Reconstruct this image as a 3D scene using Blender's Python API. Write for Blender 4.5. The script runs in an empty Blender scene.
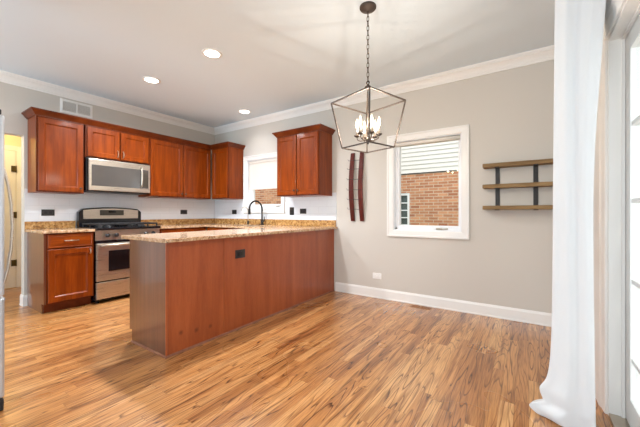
import bpy, bmesh, math, random
from mathutils import Vector, Matrix

# ------------------------------------------------------------------ camera, world, light, exposure
S = bpy.context.scene
COL = S.collection
R = math.radians
PI = math.pi

cam_d = bpy.data.cameras.new('camera')
cam = bpy.data.objects.new('camera', cam_d)
COL.objects.link(cam)
cam.location = (4.9664, -3.7532, 1.1081)
cam.rotation_euler = (R(90), 0, R(34.051))
cam_d.sensor_width = 36.0
cam_d.lens = 36.0 * 307.86 / 640.0
cam_d.shift_y = -0.0008
cam_d.clip_start = 0.02
S.camera = cam

S.view_settings.view_transform = 'Standard'
S.view_settings.look = 'None'
S.view_settings.gamma = 1.0
S.view_settings.use_curve_mapping = False
S.view_settings.exposure = 0.0

world = bpy.data.worlds.new('sky')
S.world = world
world.use_nodes = True
bgn = world.node_tree.nodes['Background']
bgn.inputs['Color'].default_value = (0.93, 0.95, 0.98, 1)
bgn.inputs['Strength'].default_value = 1.6


def light(name, kind, loc, power, color=(1, 1, 1), **kw):
    d = bpy.data.lights.new(name, kind)
    d.energy = power
    d.color = color
    o = bpy.data.objects.new(name, d)
    o.location = loc
    for k, v in kw.items():
        if k == 'rot':
            o.rotation_euler = v
        else:
            setattr(d, k, v)
    COL.objects.link(o)
    return o


light('sun', 'SUN', (0, -5, 9), 1.5, (1.0, 0.96, 0.90), rot=(R(32), 0, R(12)), angle=R(2))
# fill lamps added behind the camera, and daylight through the patio door
light('front_fill_light', 'AREA', (4.2, -6.90, 1.25), 88, (0.80, 0.91, 1.0), rot=(R(112), 0, 0),
      shape='RECTANGLE', size=1.7, size_y=1.9)
light('kitchen_fill_light', 'AREA', (0.85, -6.90, 1.25), 134, (0.62, 0.83, 1.0), rot=(R(112), 0, R(-8)),
      shape='RECTANGLE', size=1.3, size_y=1.9)  # second added fill, brightens the kitchen side
light('patio_daylight', 'AREA', (6.9, -2.7, 1.3), 22, (0.82, 0.92, 1.0), rot=(R(112), 0, R(90)),
      shape='RECTANGLE', size=3.0, size_y=2.2)
light('hall_lamp', 'POINT', (-0.75, -3.0, 2.35), 30, (1.0, 0.74, 0.36), shadow_soft_size=0.12)


# ------------------------------------------------------------------ materials
def lin(c):
    return tuple(((x / 255.0) / 12.92 if x / 255.0 <= 0.04045 else ((x / 255.0 + 0.055) / 1.055) ** 2.4) for x in c) + (1.0,)


class NT:
    """tiny node-tree writer"""

    def __init__(self, name):
        self.m = bpy.data.materials.new(name)
        self.m.use_nodes = True
        self.t = self.m.node_tree
        self.b = self.t.nodes['Principled BSDF']

    def n(self, kind, **kw):
        nd = self.t.nodes.new(kind)
        for k, v in kw.items():
            setattr(nd, k, v)
        return nd

    def l(self, a, b):
        self.t.links.new(a, b)

    def math(self, op, a, b=None, c=None):
        nd = self.n('ShaderNodeMath', operation=op)
        for i, v in enumerate((a, b, c)):
            if v is None:
                continue
            if isinstance(v, (int, float)):
                nd.inputs[i].default_value = v
            else:
                self.l(v, nd.inputs[i])
        return nd.outputs[0]

    def ramp(self, fac, stops):
        nd = self.n('ShaderNodeValToRGB')
        e = nd.color_ramp.elements
        while len(e) < len(stops):
            e.new(0.5)
        for el, (p, c) in zip(e, stops):
            el.position = p
            el.color = lin(c) if max(c) > 1.001 else tuple(c) + (1,)
        self.l(fac, nd.inputs[0])
        return nd.outputs[0]

    def mix(self, fac, a, b, blend='MIX'):
        nd = self.n('ShaderNodeMix', data_type='RGBA', blend_type=blend)
        for sock, v in ((nd.inputs[0], fac), (nd.inputs[6], a), (nd.inputs[7], b)):
            if isinstance(v, (int, float)):
                sock.default_value = v
            elif isinstance(v, tuple):
                sock.default_value = v
            else:
                self.l(v, sock)
        return nd.outputs[2]

    def coord(self, scale=(1, 1, 1), rnd=False):
        tc = self.n('ShaderNodeTexCoord')
        mp = self.n('ShaderNodeMapping')
        mp.inputs['Scale'].default_value = scale
        self.l(tc.outputs['Object'], mp.inputs['Vector'])
        if rnd:
            oi = self.n('ShaderNodeObjectInfo')
            k = self.math('MULTIPLY', oi.outputs['Random'], 37.0)
            cb = self.n('ShaderNodeCombineXYZ')
            for i in range(3):
                self.l(k, cb.inputs[i])
            self.l(cb.outputs[0], mp.inputs['Location'])
        return mp.outputs[0]

    def noise(self, vec, scale=5.0, detail=4.0, rough=0.55, dist=0.0):
        nd = self.n('ShaderNodeTexNoise')
        nd.inputs['Scale'].default_value = scale
        nd.inputs['Detail'].default_value = detail
        nd.inputs['Roughness'].default_value = rough
        nd.inputs['Distortion'].default_value = dist
        self.l(vec, nd.inputs['Vector'])
        return nd.outputs[0]

    def set(self, **kw):
        for k, v in kw.items():
            s = self.b.inputs[k.replace('_', ' ')]
            if hasattr(v, 'is_linked') or hasattr(v, 'links'):
                self.l(v, s)
            else:
                s.default_value = v
        return self.m

    def bump(self, height, strength=0.2, distance=0.002):
        nd = self.n('ShaderNodeBump')
        nd.inputs['Strength'].default_value = strength
        nd.inputs['Distance'].default_value = distance
        self.l(height, nd.inputs['Height'])
        self.l(nd.outputs[0], self.b.inputs['Normal'])


def plain(name, rgb, rough=0.5, metal=0.0, var=0.03, scale=6.0, **kw):
    t = NT(name)
    c = lin(rgb)
    f = t.noise(t.coord(), scale, 3)
    lo = tuple(x * (1 - var) for x in c[:3]) + (1,)
    hi = tuple(min(1, x * (1 + var)) for x in c[:3]) + (1,)
    col = t.mix(f, lo, hi)
    return t.set(Base_Color=col, Roughness=rough, Metallic=metal, **kw)


def wood(name, dark, mid, light_, scale=(9, 9, 0.9), rough=0.34, coat=0.14, coat_rough=0.12, rnd=True, spec=0.18, coat_ior=1.5):
    t = NT(name)
    v = t.coord(scale, rnd)
    a = t.noise(v, 2.2, 6, 0.6, 0.4)
    v2 = t.coord(tuple(s * 7 if s > 2 else s * 2.2 for s in scale), rnd)
    b = t.noise(v2, 2.0, 3, 0.6)
    col = t.ramp(a, [(0.28, dark), (0.52, mid), (0.78, light_)])
    fine = t.ramp(b, [(0.35, (0.80, 0.80, 0.80)), (0.6, (1, 1, 1))])
    col = t.mix(0.7, col, fine, 'MULTIPLY')
    return t.set(Base_Color=col, Roughness=rough, Coat_Weight=coat, Coat_Roughness=coat_rough, Specular_IOR_Level=spec, Coat_IOR=coat_ior)


M = {}
M['wall'] = plain('wall_paint', (208, 202, 193), 0.7, var=0.012, scale=1.5)
M['hall_wall'] = plain('hall_paint', (226, 212, 178), 0.7, var=0.015)
M['ceiling'] = plain('ceiling_paint', (222, 233, 241), 0.85, var=0.012, scale=1.2)
M['white'] = plain('white_trim_paint', (240, 238, 234), 0.35, var=0.01)
M['white_vinyl'] = plain('white_vinyl', (240, 241, 243), 0.3, var=0.01)
M['plastic_white'] = plain('white_plastic', (240, 238, 234), 0.35, var=0.01)
M['plastic_black'] = plain('black_plastic', (42, 38, 38), 0.35)
M['socket_black'] = plain('socket_black', (20, 19, 20), 0.45)
M['black_enamel'] = plain('black_enamel', (22, 22, 26), 0.15)
M['iron'] = plain('cast_iron', (26, 26, 28), 0.55)
M['rubber'] = plain('dark_rubber', (34, 34, 36), 0.6)
M['black_metal'] = plain('black_metal', (44, 41, 40), 0.45, 0.6)
M['bronze'] = plain('oil_rubbed_bronze', (82, 70, 62), 0.55, 0.5, var=0.15, scale=30)
M['nickel'] = plain('brushed_nickel', (190, 178, 162), 0.3, 1.0)
M['hinge'] = plain('aged_brass', (96, 84, 58), 0.4, 0.9)
M['shade'] = plain('cream_roller_fabric', (232, 226, 216), 0.9, var=0.01)
M['siding'] = plain('white_siding', (236, 232, 226), 0.6, var=0.01)
M['concrete'] = plain('pale_concrete', (196, 192, 184), 0.9, var=0.08)
M['dark_glass'] = plain('dark_glass', (20, 20, 22), 0.06, 0.0, var=0.1)
M['smoked_glass'] = plain('smoked_door_glass', (78, 74, 71), 0.10, 0.0, var=0.1, Specular_IOR_Level=0.9, Coat_Weight=0.6, Coat_Roughness=0.03)
M['far_glass'] = plain('far_window_glass', (84, 94, 92), 0.12, var=0.2)
M['gap_shade'] = plain('shadow_gap_black', (20, 18, 18), 0.8)  # black standing in for the shade in the register slots
M['display'] = plain('clock_display', (62, 56, 46), 0.3)
M['shelf_metal'] = plain('shelf_black_steel', (52, 49, 48), 0.5, 0.5)

M['cherry'] = wood('cherry_wood', (106, 41, 4), (133, 56, 7), (155, 72, 14))
M['cherry_h'] = wood('cherry_wood_across', (98, 38, 4), (140, 60, 8), (170, 84, 18), scale=(9, 0.9, 9))
M['cherry_frame_shaded'] = wood('cherry_frame_shaded_wood', (84, 32, 6), (110, 44, 8), (130, 56, 14))  # cherry darkened to put shade into the gaps between doors
M['cherry_dark'] = wood('cherry_moulding', (84, 34, 10), (112, 48, 16), (136, 64, 24), scale=(2, 2, 2))
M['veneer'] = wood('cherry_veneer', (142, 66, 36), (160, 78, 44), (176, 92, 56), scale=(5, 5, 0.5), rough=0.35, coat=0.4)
M['end_veneer_shaded'] = wood('cherry_end_veneer_shaded', (98, 52, 32), (112, 62, 40), (126, 74, 50), scale=(14, 14, 0.6), rough=0.3, coat=1.0, coat_rough=0.10, coat_ior=1.7, spec=0.5)  # darker, greyer veneer copy: shade on the peninsula end put into the colour
M['shelf_wood'] = wood('rustic_shelf_wood', (104, 80, 52), (148, 120, 82), (180, 150, 108), scale=(0.9, 9, 9), rough=0.6, coat=0.0)
M['shoe_wood'] = wood('shoe_moulding_wood', (128, 82, 62), (146, 98, 78), (160, 112, 90), scale=(3, 3, 3), coat=0.1)
M['stave_wood'] = wood('wine_stained_oak', (66, 20, 14), (92, 32, 22), (120, 50, 36), rough=0.5, coat=0.1)
M['register_wood'] = wood('register_wood', (128, 84, 50), (152, 102, 62), (172, 120, 76), scale=(0.9, 9, 9))

PXK = 2.677 - 2.4
KNOTS = [(-1.092, 0.156), (-0.954, 0.133), (-0.818, 0.125)]
# knots in the peninsula back panels
t = NT('cherry_knotty_veneer')
v = t.coord((5, 5, 0.5), True)
a = t.noise(v, 2.2, 6, 0.6, 0.4)
col = t.ramp(a, [(0.28, (146, 66, 30)), (0.52, (164, 80, 38)), (0.78, (180, 94, 50))])
b = t.noise(t.coord((60, 60, 9), True), 2.0, 4)
col = t.mix(0.6, col, t.ramp(b, [(0.35, (0.84, 0.84, 0.84)), (0.6, (1, 1, 1))]), 'MULTIPLY')
tc_ = t.n('ShaderNodeTexCoord')
for ky, kz in KNOTS:
    vd = t.n('ShaderNodeVectorMath', operation='DISTANCE')
    t.l(tc_.outputs['Object'], vd.inputs[0])
    vd.inputs[1].default_value = (PXK, ky, kz)
    col = t.mix(t.ramp(vd.outputs['Value'], [(0.004, (0.75, 0.75, 0.75)), (0.026, (0, 0, 0))]), col, lin((96, 38, 16)))
M['veneer'] = t.set(Base_Color=col, Roughness=0.38, Coat_Weight=0.35, Coat_Roughness=0.18)

# stainless steel
t = NT('stainless_steel')
f = t.noise(t.coord((2, 2, 160)), 2.0, 2)
r_ = t.ramp(f, [(0.3, (0.26, 0.26, 0.26)), (0.7, (0.36, 0.36, 0.36))])
M['steel'] = t.set(Base_Color=lin((206, 196, 182)), Metallic=0.92, Roughness=r_)
t = NT('fridge_steel')
f = t.noise(t.coord((2, 2, 160)), 2.0, 2)
M['fridge'] = t.set(Base_Color=t.mix(f, lin((186, 190, 196)), lin((204, 208, 214))), Metallic=0.5, Roughness=0.35)

# granite
t = NT('speckled_granite')
v = t.coord((1, 1, 1))
a = t.noise(v, 34, 5, 0.7)
b = t.noise(v, 90, 3, 0.6)
c = t.noise(v, 9, 3, 0.6)
col = t.ramp(a, [(0.30, (92, 66, 48)), (0.44, (178, 138, 104)), (0.54, (214, 180, 146)), (0.70, (234, 212, 188))])
col = t.mix(t.ramp(c, [(0.35, (0, 0, 0)), (0.7, (0.55, 0.55, 0.55))]), col, lin((200, 158, 112)))
col = t.mix(t.ramp(b, [(0.60, (0, 0, 0)), (0.67, (1, 1, 1))]), col, lin((58, 42, 34)))
M['granite'] = t.set(Base_Color=col, Roughness=0.16, Coat_Weight=0.3, Coat_Roughness=0.05)
t = NT('golden_granite')
v = t.coord((1, 1, 1))
a = t.noise(v, 30, 5, 0.7)
b = t.noise(v, 70, 3, 0.6)
col = t.ramp(a, [(0.30, (92, 64, 38)), (0.46, (176, 128, 72)), (0.58, (204, 160, 100)), (0.75, (224, 190, 140))])
col = t.mix(t.ramp(b, [(0.58, (0, 0, 0)), (0.66, (1, 1, 1))]), col, lin((66, 46, 32)))
M['granite_splash'] = t.set(Base_Color=col, Roughness=0.2)

# backsplash tile: large pale tiles with faint joints
t = NT('pale_wall_tile')
tc = t.n('ShaderNodeTexCoord')
sp = t.n('ShaderNodeSeparateXYZ')
t.l(tc.outputs['Object'], sp.inputs[0])
hxy = t.math('ADD', sp.outputs[0], sp.outputs[1])
cb = t.n('ShaderNodeCombineXYZ')
t.l(hxy, cb.inputs[0]); t.l(sp.outputs[2], cb.inputs[1])
bk = t.n('ShaderNodeTexBrick')
bk.inputs['Scale'].default_value = 1.0
bk.inputs['Brick Width'].default_value = 0.30
bk.inputs['Row Height'].default_value = 0.10
bk.inputs['Mortar Size'].default_value = 0.0016
bk.inputs['Color1'].default_value = lin((228, 232, 237))
bk.inputs['Color2'].default_value = lin((231, 234, 238))
bk.inputs['Mortar'].default_value = lin((214, 217, 221))
t.l(cb.outputs[0], bk.inputs['Vector'])
M['tile'] = t.set(Base_Color=bk.outputs[0], Roughness=0.3)

# oak strip floor, boards run along Y
t = NT('oak_strip_floor')
tc = t.n('ShaderNodeTexCoord')
sp = t.n('ShaderNodeSeparateXYZ')
t.l(tc.outputs['Object'], sp.inputs[0])
X, Y = sp.outputs[0], sp.outputs[1]
W_, L_ = 0.070, 1.05
xr = t.math('DIVIDE', X, W_)
row = t.math('FLOOR', xr)
wn = t.n('ShaderNodeTexWhiteNoise', noise_dimensions='1D')
t.l(row, wn.inputs['W'])
yo = t.math('ADD', t.math('DIVIDE', Y, L_), t.math('MULTIPLY', wn.outputs[0], 17.0))
pl = t.math('FLOOR', yo)
cb = t.n('ShaderNodeCombineXYZ')
t.l(row, cb.inputs[0]); t.l(pl, cb.inputs[1])
wp = t.n('ShaderNodeTexWhiteNoise', noise_dimensions='3D')
t.l(cb.outputs[0], wp.inputs['Vector'])
pid = wp.outputs[0]
# grain coordinates: squeezed across the board, shifted for every board
gc = t.n('ShaderNodeCombineXYZ')
t.l(t.math('MULTIPLY', X, 10.0), gc.inputs[0])
t.l(t.math('MULTIPLY', Y, 0.75), gc.inputs[1])
t.l(t.math('MULTIPLY', pid, 61.0), gc.inputs[2])
g = t.noise(gc.outputs[0], 1.0, 1.6, 0.45, 0.1)
rings = t.math('FRACT', t.math('MULTIPLY', g, 14.0))
ringcol = t.ramp(rings, [(0.0, (0.16, 0.11, 0.08)), (0.09, (0.55, 0.47, 0.40)), (0.20, (1, 1, 1)), (0.93, (0.97, 0.95, 0.93)), (1.0, (0.18, 0.13, 0.09))])
fc = t.n('ShaderNodeCombineXYZ')
t.l(t.math('MULTIPLY', X, 150.0), fc.inputs[0])
t.l(t.math('MULTIPLY', Y, 5.0), fc.inputs[1])
t.l(t.math('MULTIPLY', pid, 31.0), fc.inputs[2])
fine = t.noise(fc.outputs[0], 1.0, 3, 0.6)
finecol = t.ramp(fine, [(0.36, (0.58, 0.53, 0.48)), (0.56, (1, 1, 1))])
base = t.ramp(pid, [(0.0, (176, 116, 64)), (0.3, (200, 140, 82)), (0.65, (210, 151, 92)), (1.0, (220, 166, 108))])
patch = t.noise(t.coord((1, 1, 1)), 1.3, 2)
ringfac = t.ramp(t.noise(gc.outputs[0], 0.35, 1), [(0.30, (0.5, 0.5, 0.5)), (0.60, (1, 1, 1))])
mc = t.n('ShaderNodeCombineXYZ')
t.l(t.math('MULTIPLY', X, 22.0), mc.inputs[0])
t.l(t.math('MULTIPLY', Y, 1.6), mc.inputs[1])
t.l(t.math('MULTIPLY', pid, 19.0), mc.inputs[2])
mid_ = t.ramp(t.noise(mc.outputs[0], 1.0, 3, 0.6), [(0.36, (0.50, 0.38, 0.27)), (0.50, (1, 1, 1))])
base = t.mix(0.85, base, mid_, 'MULTIPLY')
col = t.mix(ringfac, base, ringcol, 'MULTIPLY')
col = t.mix(0.75, col, finecol, 'MULTIPLY')
fx = t.math('FRACT', xr)
ex = t.math('MINIMUM', fx, t.math('SUBTRACT', 1.0, fx))
fy = t.math('FRACT', yo)
ey = t.math('MULTIPLY', t.math('MINIMUM', fy, t.math('SUBTRACT', 1.0, fy)), L_ / W_)
edge = t.math('MINIMUM', ex, ey)
seam = t.ramp(edge, [(0.0, (0.45, 0.42, 0.40)), (0.022, (1, 1, 1))])
col = t.mix(0.8, col, seam, 'MULTIPLY')
rough = t.ramp(patch, [(0.3, (0.24, 0.24, 0.24)), (0.7, (0.38, 0.38, 0.38))])
M['floor'] = t.set(Base_Color=col, Roughness=rough, Coat_Weight=0.6, Coat_Roughness=0.2)
t.bump(edge_b := t.math('MINIMUM', t.math('MULTIPLY', edge, 30.0), 1.0), 0.25, 0.001)

# neighbour's brick
t = NT('orange_brick')
tc = t.n('ShaderNodeTexCoord')
sp = t.n('ShaderNodeSeparateXYZ')
t.l(tc.outputs['Object'], sp.inputs[0])
cb = t.n('ShaderNodeCombineXYZ')
t.l(sp.outputs[0], cb.inputs[0]); t.l(sp.outputs[2], cb.inputs[1])
bk = t.n('ShaderNodeTexBrick')
bk.inputs['Scale'].default_value = 1.0
bk.inputs['Brick Width'].default_value = 0.205
bk.inputs['Row Height'].default_value = 0.066
bk.inputs['Mortar Size'].default_value = 0.007
bk.inputs['Bias'].default_value = 0.0
bk.inputs['Color1'].default_value = lin((222, 160, 120))
bk.inputs['Color2'].default_value = lin((178, 112, 80))
bk.inputs['Mortar'].default_value = lin((216, 196, 174))
t.l(cb.outputs[0], bk.inputs['Vector'])
nz = t.noise(t.coord((1, 1, 1)), 9, 4)
col = t.mix(0.5, bk.outputs[0], t.ramp(nz, [(0.3, (0.7, 0.66, 0.64)), (0.65, (1, 1, 1))]), 'MULTIPLY')
M['brick'] = t.set(Base_Color=col, Roughness=0.85)
# lawn
t = NT('lawn_grass')
nz = t.noise(t.coord(), 14, 5)
M['grass'] = t.set(Base_Color=t.ramp(nz, [(0.3, (84, 110, 62)), (0.7, (140, 160, 104))]), Roughness=0.9)
# curtain cloth
t = NT('white_curtain_cloth')
tc = t.coord((1, 1, 1))
nz = t.noise(t.coord((260, 260, 260)), 1.0, 2)
M['cloth'] = t.set(Base_Color=t.mix(nz, lin((236, 236, 236)), lin((243, 243, 243))), Roughness=0.85, Sheen_Weight=0.1)
t.bump(nz, 0.08, 0.001)
out_ = t.t.nodes['Material Output']
tl_ = t.n('ShaderNodeBsdfTranslucent')
tl_.inputs[0].default_value = lin((226, 226, 226))
mx_ = t.n('ShaderNodeMixShader')
mx_.inputs[0].default_value = 0.30
t.l(t.b.outputs[0], mx_.inputs[1]); t.l(tl_.outputs[0], mx_.inputs[2]); t.l(mx_.outputs[0], out_.inputs[0])


def glass_mat(name, tint=(0.97, 0.985, 0.98, 1), ior=1.35):
    m = bpy.data.materials.new(name)
    m.use_nodes = True
    tr = m.node_tree
    tr.nodes.clear()
    out = tr.nodes.new('ShaderNodeOutputMaterial')
    mx = tr.nodes.new('ShaderNodeMixShader')
    tb = tr.nodes.new('ShaderNodeBsdfTransparent')
    tb.inputs[0].default_value = tint
    gl = tr.nodes.new('ShaderNodeBsdfGlossy')
    gl.inputs['Roughness'].default_value = 0.0
    fr = tr.nodes.new('ShaderNodeFresnel')
    fr.inputs[0].default_value = ior
    # thin pane: only the face turned to the viewer mirrors, the far face just lets light through
    ge = tr.nodes.new('ShaderNodeNewGeometry')
    mm = tr.nodes.new('ShaderNodeMath')
    mm.operation = 'MULTIPLY_ADD'
    tr.links.new(ge.outputs['Backfacing'], mm.inputs[0])
    mm.inputs[1].default_value = -1.0
    mm.inputs[2].default_value = 1.0
    m2 = tr.nodes.new('ShaderNodeMath')
    m2.operation = 'MULTIPLY'
    tr.links.new(fr.outputs[0], m2.inputs[0])
    tr.links.new(mm.outputs[0], m2.inputs[1])
    tr.links.new(m2.outputs[0], mx.inputs[0])
    tr.links.new(tb.outputs[0], mx.inputs[1])
    tr.links.new(gl.outputs[0], mx.inputs[2])
    tr.links.new(mx.outputs[0], out.inputs[0])
    return m


M['glass'] = glass_mat('clear_window_glass')


def emit_mat(name, rgb, strength):
    t = NT(name)
    return t.set(Base_Color=(0.9, 0.9, 0.88, 1), Emission_Color=tuple(rgb) + (1,), Emission_Strength=strength)


M['lens'] = emit_mat('lit_downlight_lens', (1.0, 0.96, 0.9), 9.0)
t = NT('lit_candle_bulb')
t.t.nodes.remove(t.b)
tr_ = t.n('ShaderNodeBsdfTransparent'); em_ = t.n('ShaderNodeEmission'); ad_ = t.n('ShaderNodeAddShader')
tr_.inputs[0].default_value = (0.9, 0.88, 0.84, 1)
em_.inputs[0].default_value = (1.0, 0.84, 0.58, 1); em_.inputs[1].default_value = 3.0
t.l(tr_.outputs[0], ad_.inputs[0]); t.l(em_.outputs[0], ad_.inputs[1]); t.l(ad_.outputs[0], t.t.nodes['Material Output'].inputs[0])
M['bulb'] = t.m


# ------------------------------------------------------------------ mesh helpers
class MB:
    def __init__(self):
        self.bm = bmesh.new()

    def box(self, x0, x1, y0, y1, z0, z1, bev=0.0, seg=2):
        bm = self.bm
        vs = [bm.verts.new(p) for p in ((x0, y0, z0), (x1, y0, z0), (x1, y1, z0), (x0, y1, z0),
                                        (x0, y0, z1), (x1, y0, z1), (x1, y1, z1), (x0, y1, z1))]
        fs = [bm.faces.new([vs[i] for i in q]) for q in
              ((3, 2, 1, 0), (4, 5, 6, 7), (0, 1, 5, 4), (1, 2, 6, 5), (2, 3, 7, 6), (3, 0, 4, 7))]
        if bev > 0:
            es = list({e for f in fs for e in f.edges})
            bmesh.ops.bevel(bm, geom=es, offset=bev, segments=seg, affect='EDGES', profile=0.5)
        return self

    def obox(self, O, U, V, N, u0, u1, v0, v1, n0, n1, bev=0.0, seg=2):
        """box in a local frame"""
        k = len(self.bm.verts)
        self.box(u0, u1, v0, v1, n0, n1, bev, seg)
        self.bm.verts.ensure_lookup_table()
        O, U, V, N = Vector(O), Vector(U), Vector(V), Vector(N)
        for vtx in self.bm.verts[k:]:
            c = vtx.co
            vtx.co = O + U * c.x + V * c.y + N * c.z
        return self

    def sweep(self, path, prof, closed, O=(0, 0, 0), U=(1, 0, 0), V=(0, 1, 0), N=(0, 0, 1), smooth=False):
        """profile (offset to the right of travel, height along N) swept along a 2-D path with mitres"""
        O, U, V, N = Vector(O), Vector(U), Vector(V), Vector(N)
        n = len(path)
        rings = []
        for i in range(n):
            p = Vector(path[i])
            d0 = d1 = None
            if closed or i > 0:
                d0 = (p - Vector(path[i - 1])).normalized()
            if closed or i < n - 1:
                d1 = (Vector(path[(i + 1) % n]) - p).normalized()
            d0 = d0 or d1
            d1 = d1 or d0
            r0, r1 = Vector((d0.y, -d0.x)), Vector((d1.y, -d1.x))
            m = (r0 + r1)
            m = m / max(1e-6, m.dot(r0)) if m.length > 1e-6 else r0
            rings.append([self.bm.verts.new(O + U * (p.x + m.x * o) + V * (p.y + m.y * o) + N * h) for o, h in prof])
        k = len(prof)
        for i in range(n if closed else n - 1):
            a, b = rings[i], rings[(i + 1) % n]
            for j in range(k):
                f = self.bm.faces.new((a[j], b[j], b[(j + 1) % k], a[(j + 1) % k]))
                f.smooth = smooth
        if not closed:
            self.bm.faces.new(rings[0][::-1])
            self.bm.faces.new(rings[-1])
        return self

    def lathe(self, O, axis, prof, n=24, smooth=True):
        O = Vector(O)
        A = Vector(axis).normalized()
        T = A.orthogonal().normalized()
        B = A.cross(T)
        rings = []
        for r, h in prof:
            if r < 1e-6:
                rings.append([self.bm.verts.new(O + A * h)])
            else:
                rings.append([self.bm.verts.new(O + A * h + (T * math.cos(2 * PI * i / n) + B * math.sin(2 * PI * i / n)) * r) for i in range(n)])
        for a, b in zip(rings, rings[1:]):
            for i in range(n):
                j = (i + 1) % n
                if len(a) == 1 and len(b) == 1:
                    continue
                if len(a) == 1:
                    f = self.bm.faces.new((a[0], b[j], b[i]))
                elif len(b) == 1:
                    f = self.bm.faces.new((a[i], a[j], b[0]))
                else:
                    f = self.bm.faces.new((a[i], a[j], b[j], b[i]))
                f.smooth = smooth
        if len(rings[0]) > 1:
            self.bm.faces.new(rings[0][::-1])
        if len(rings[-1]) > 1:
            self.bm.faces.new(rings[-1])
        return self

    def tube(self, pts, r, n=10, closed=False, smooth=True):
        pts = [Vector(p) for p in pts]
        m = len(pts)
        rs = r if isinstance(r, (list, tuple)) else [r] * m
        T0 = (pts[1] - pts[0]).normalized()
        nrm = T0.orthogonal().normalized()
        rings = []
        for i in range(m):
            a = pts[i - 1] if (i > 0 or closed) else pts[i]
            b = pts[(i + 1) % m] if (i < m - 1 or closed) else pts[i]
            T = (b - a).normalized()
            nrm = (nrm - T * nrm.dot(T)).normalized()
            bn = T.cross(nrm)
            rings.append([self.bm.verts.new(pts[i] + (nrm * math.cos(2 * PI * k / n) + bn * math.sin(2 * PI * k / n)) * rs[i]) for k in range(n)])
        for i in range(m if closed else m - 1):
            a, b = rings[i], rings[(i + 1) % m]
            for k in range(n):
                f = self.bm.faces.new((a[k], a[(k + 1) % n], b[(k + 1) % n], b[k]))
                f.smooth = smooth
        if not closed:
            self.bm.faces.new(rings[0][::-1])
            self.bm.faces.new(rings[-1])
        return self

    def bar(self, a, b, w):
        """square bar between two points"""
        return self.tube([a, b], w * 0.7071, 4, smooth=False)

    def panel_door(self, O, U, V, N, w, h, t=0.02, rail=0.055, depth=0.012):
        O, U, V, N = Vector(O), Vector(U), Vector(V), Vector(N)

        def ring(i, n):
            return [self.bm.verts.new(O + U * u + V * v + N * n) for u, v in ((i, i), (w - i, i), (w - i, h - i), (i, h - i))]
        rs = [ring(0, 0), ring(0, t - 0.004), ring(0.004, t), ring(rail, t), ring(rail + 0.004, t - 0.005), ring(rail + 0.014, t - depth)]
        self.bm.faces.new(rs[0][::-1])
        for a, b in zip(rs, rs[1:]):
            for i in range(4):
                self.bm.faces.new((a[i], a[(i + 1) % 4], b[(i + 1) % 4], b[i]))
        self.bm.faces.new(rs[-1])
        return self

    def build(self, name, mat, parent=None, loc=None, mods=None):
        bmesh.ops.recalc_face_normals(self.bm, faces=self.bm.faces[:])
        me = bpy.data.meshes.new(name)
        self.bm.to_mesh(me)
        self.bm.free()
        o = bpy.data.objects.new(name, me)
        COL.objects.link(o)
        if mat is not None:
            me.materials.append(M[mat] if isinstance(mat, str) else mat)
        if loc is not None:
            # mesh was written in world space; move the origin to loc
            me.transform(Matrix.Translation(-Vector(loc)))
            o.location = loc
        if parent is not None:
            o.parent = parent
            if loc is None:
                # parent chain carries only translations: rewrite the mesh relative to the root
                p = parent
                off = Vector((0, 0, 0))
                while p is not None:
                    off += p.location
                    p = p.parent
                me.transform(Matrix.Translation(-off))
        return o


def tag(o, label=None, cat=None, group=None, kind=None):
    if label:
        o['label'] = label
    if cat:
        o['category'] = cat
    if group:
        o['group'] = group
    if kind:
        o['kind'] = kind
    return o


def thing(name, loc, label, cat, group=None):
    o = bpy.data.objects.new(name, None)
    o.empty_display_size = 0.05
    o.location = loc
    COL.objects.link(o)
    return tag(o, label, cat, group)


def struct_root(name, loc, label):
    o = bpy.data.objects.new(name, None)
    o.empty_display_size = 0.05
    o.location = loc
    COL.objects.link(o)
    return tag(o, label, name.split('_')[0], None, 'structure')


def struct(name, mb, mat, label, cat):
    return tag(mb.build(name, mat), label, cat, None, 'structure')


def copy_tree(o, parent=None):
    c = o.copy()
    COL.objects.link(c)
    c.parent = parent
    for ch in list(o.children):
        copy_tree(ch, c)
    return c


XA, YA, ZA = Vector((1, 0, 0)), Vector((0, 1, 0)), Vector((0, 0, 1))
H = 2.712
XR = 5.33           # right wall
YF = -7.0           # wall behind the camera
WT = 0.15

# ------------------------------------------------------------------ room shell
m = MB(); m.box(-3.0, XR + WT, YF - WT, WT, -0.10, 0.0)
struct('floor', m, 'floor', 'oak strip floor with swirling grain, boards running to the back wall', 'floor')
m = MB(); m.box(-3.0, XR + WT, YF - WT, WT, H, H + 0.12)
struct('ceiling', m, 'ceiling', 'flat off-white ceiling with recessed lights', 'ceiling')


def wall_with_holes(mb, horiz, a0, a1, z0, z1, holes, n0, n1):
    """wall in plane; holes [(a0,a1,z0,z1)]; horiz 'x' -> wall runs along x, thickness y n0..n1"""
    xs = sorted({a0, a1} | {h[0] for h in holes} | {h[1] for h in holes})
    for p, q in zip(xs, xs[1:]):
        mid = (p + q) / 2
        cuts = sorted((h[2], h[3]) for h in holes if h[0] < mid < h[1])
        z = z0
        segs = []
        for c0, c1 in cuts:
            if c0 > z:
                segs.append((z, c0))
            z = c1
        if z < z1:
            segs.append((z, z1))
        for s0, s1 in segs:
            if horiz == 'x':
                mb.box(p, q, n0, n1, s0, s1)
            else:
                mb.box(n0, n1, p, q, s0, s1)
    return mb


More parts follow.
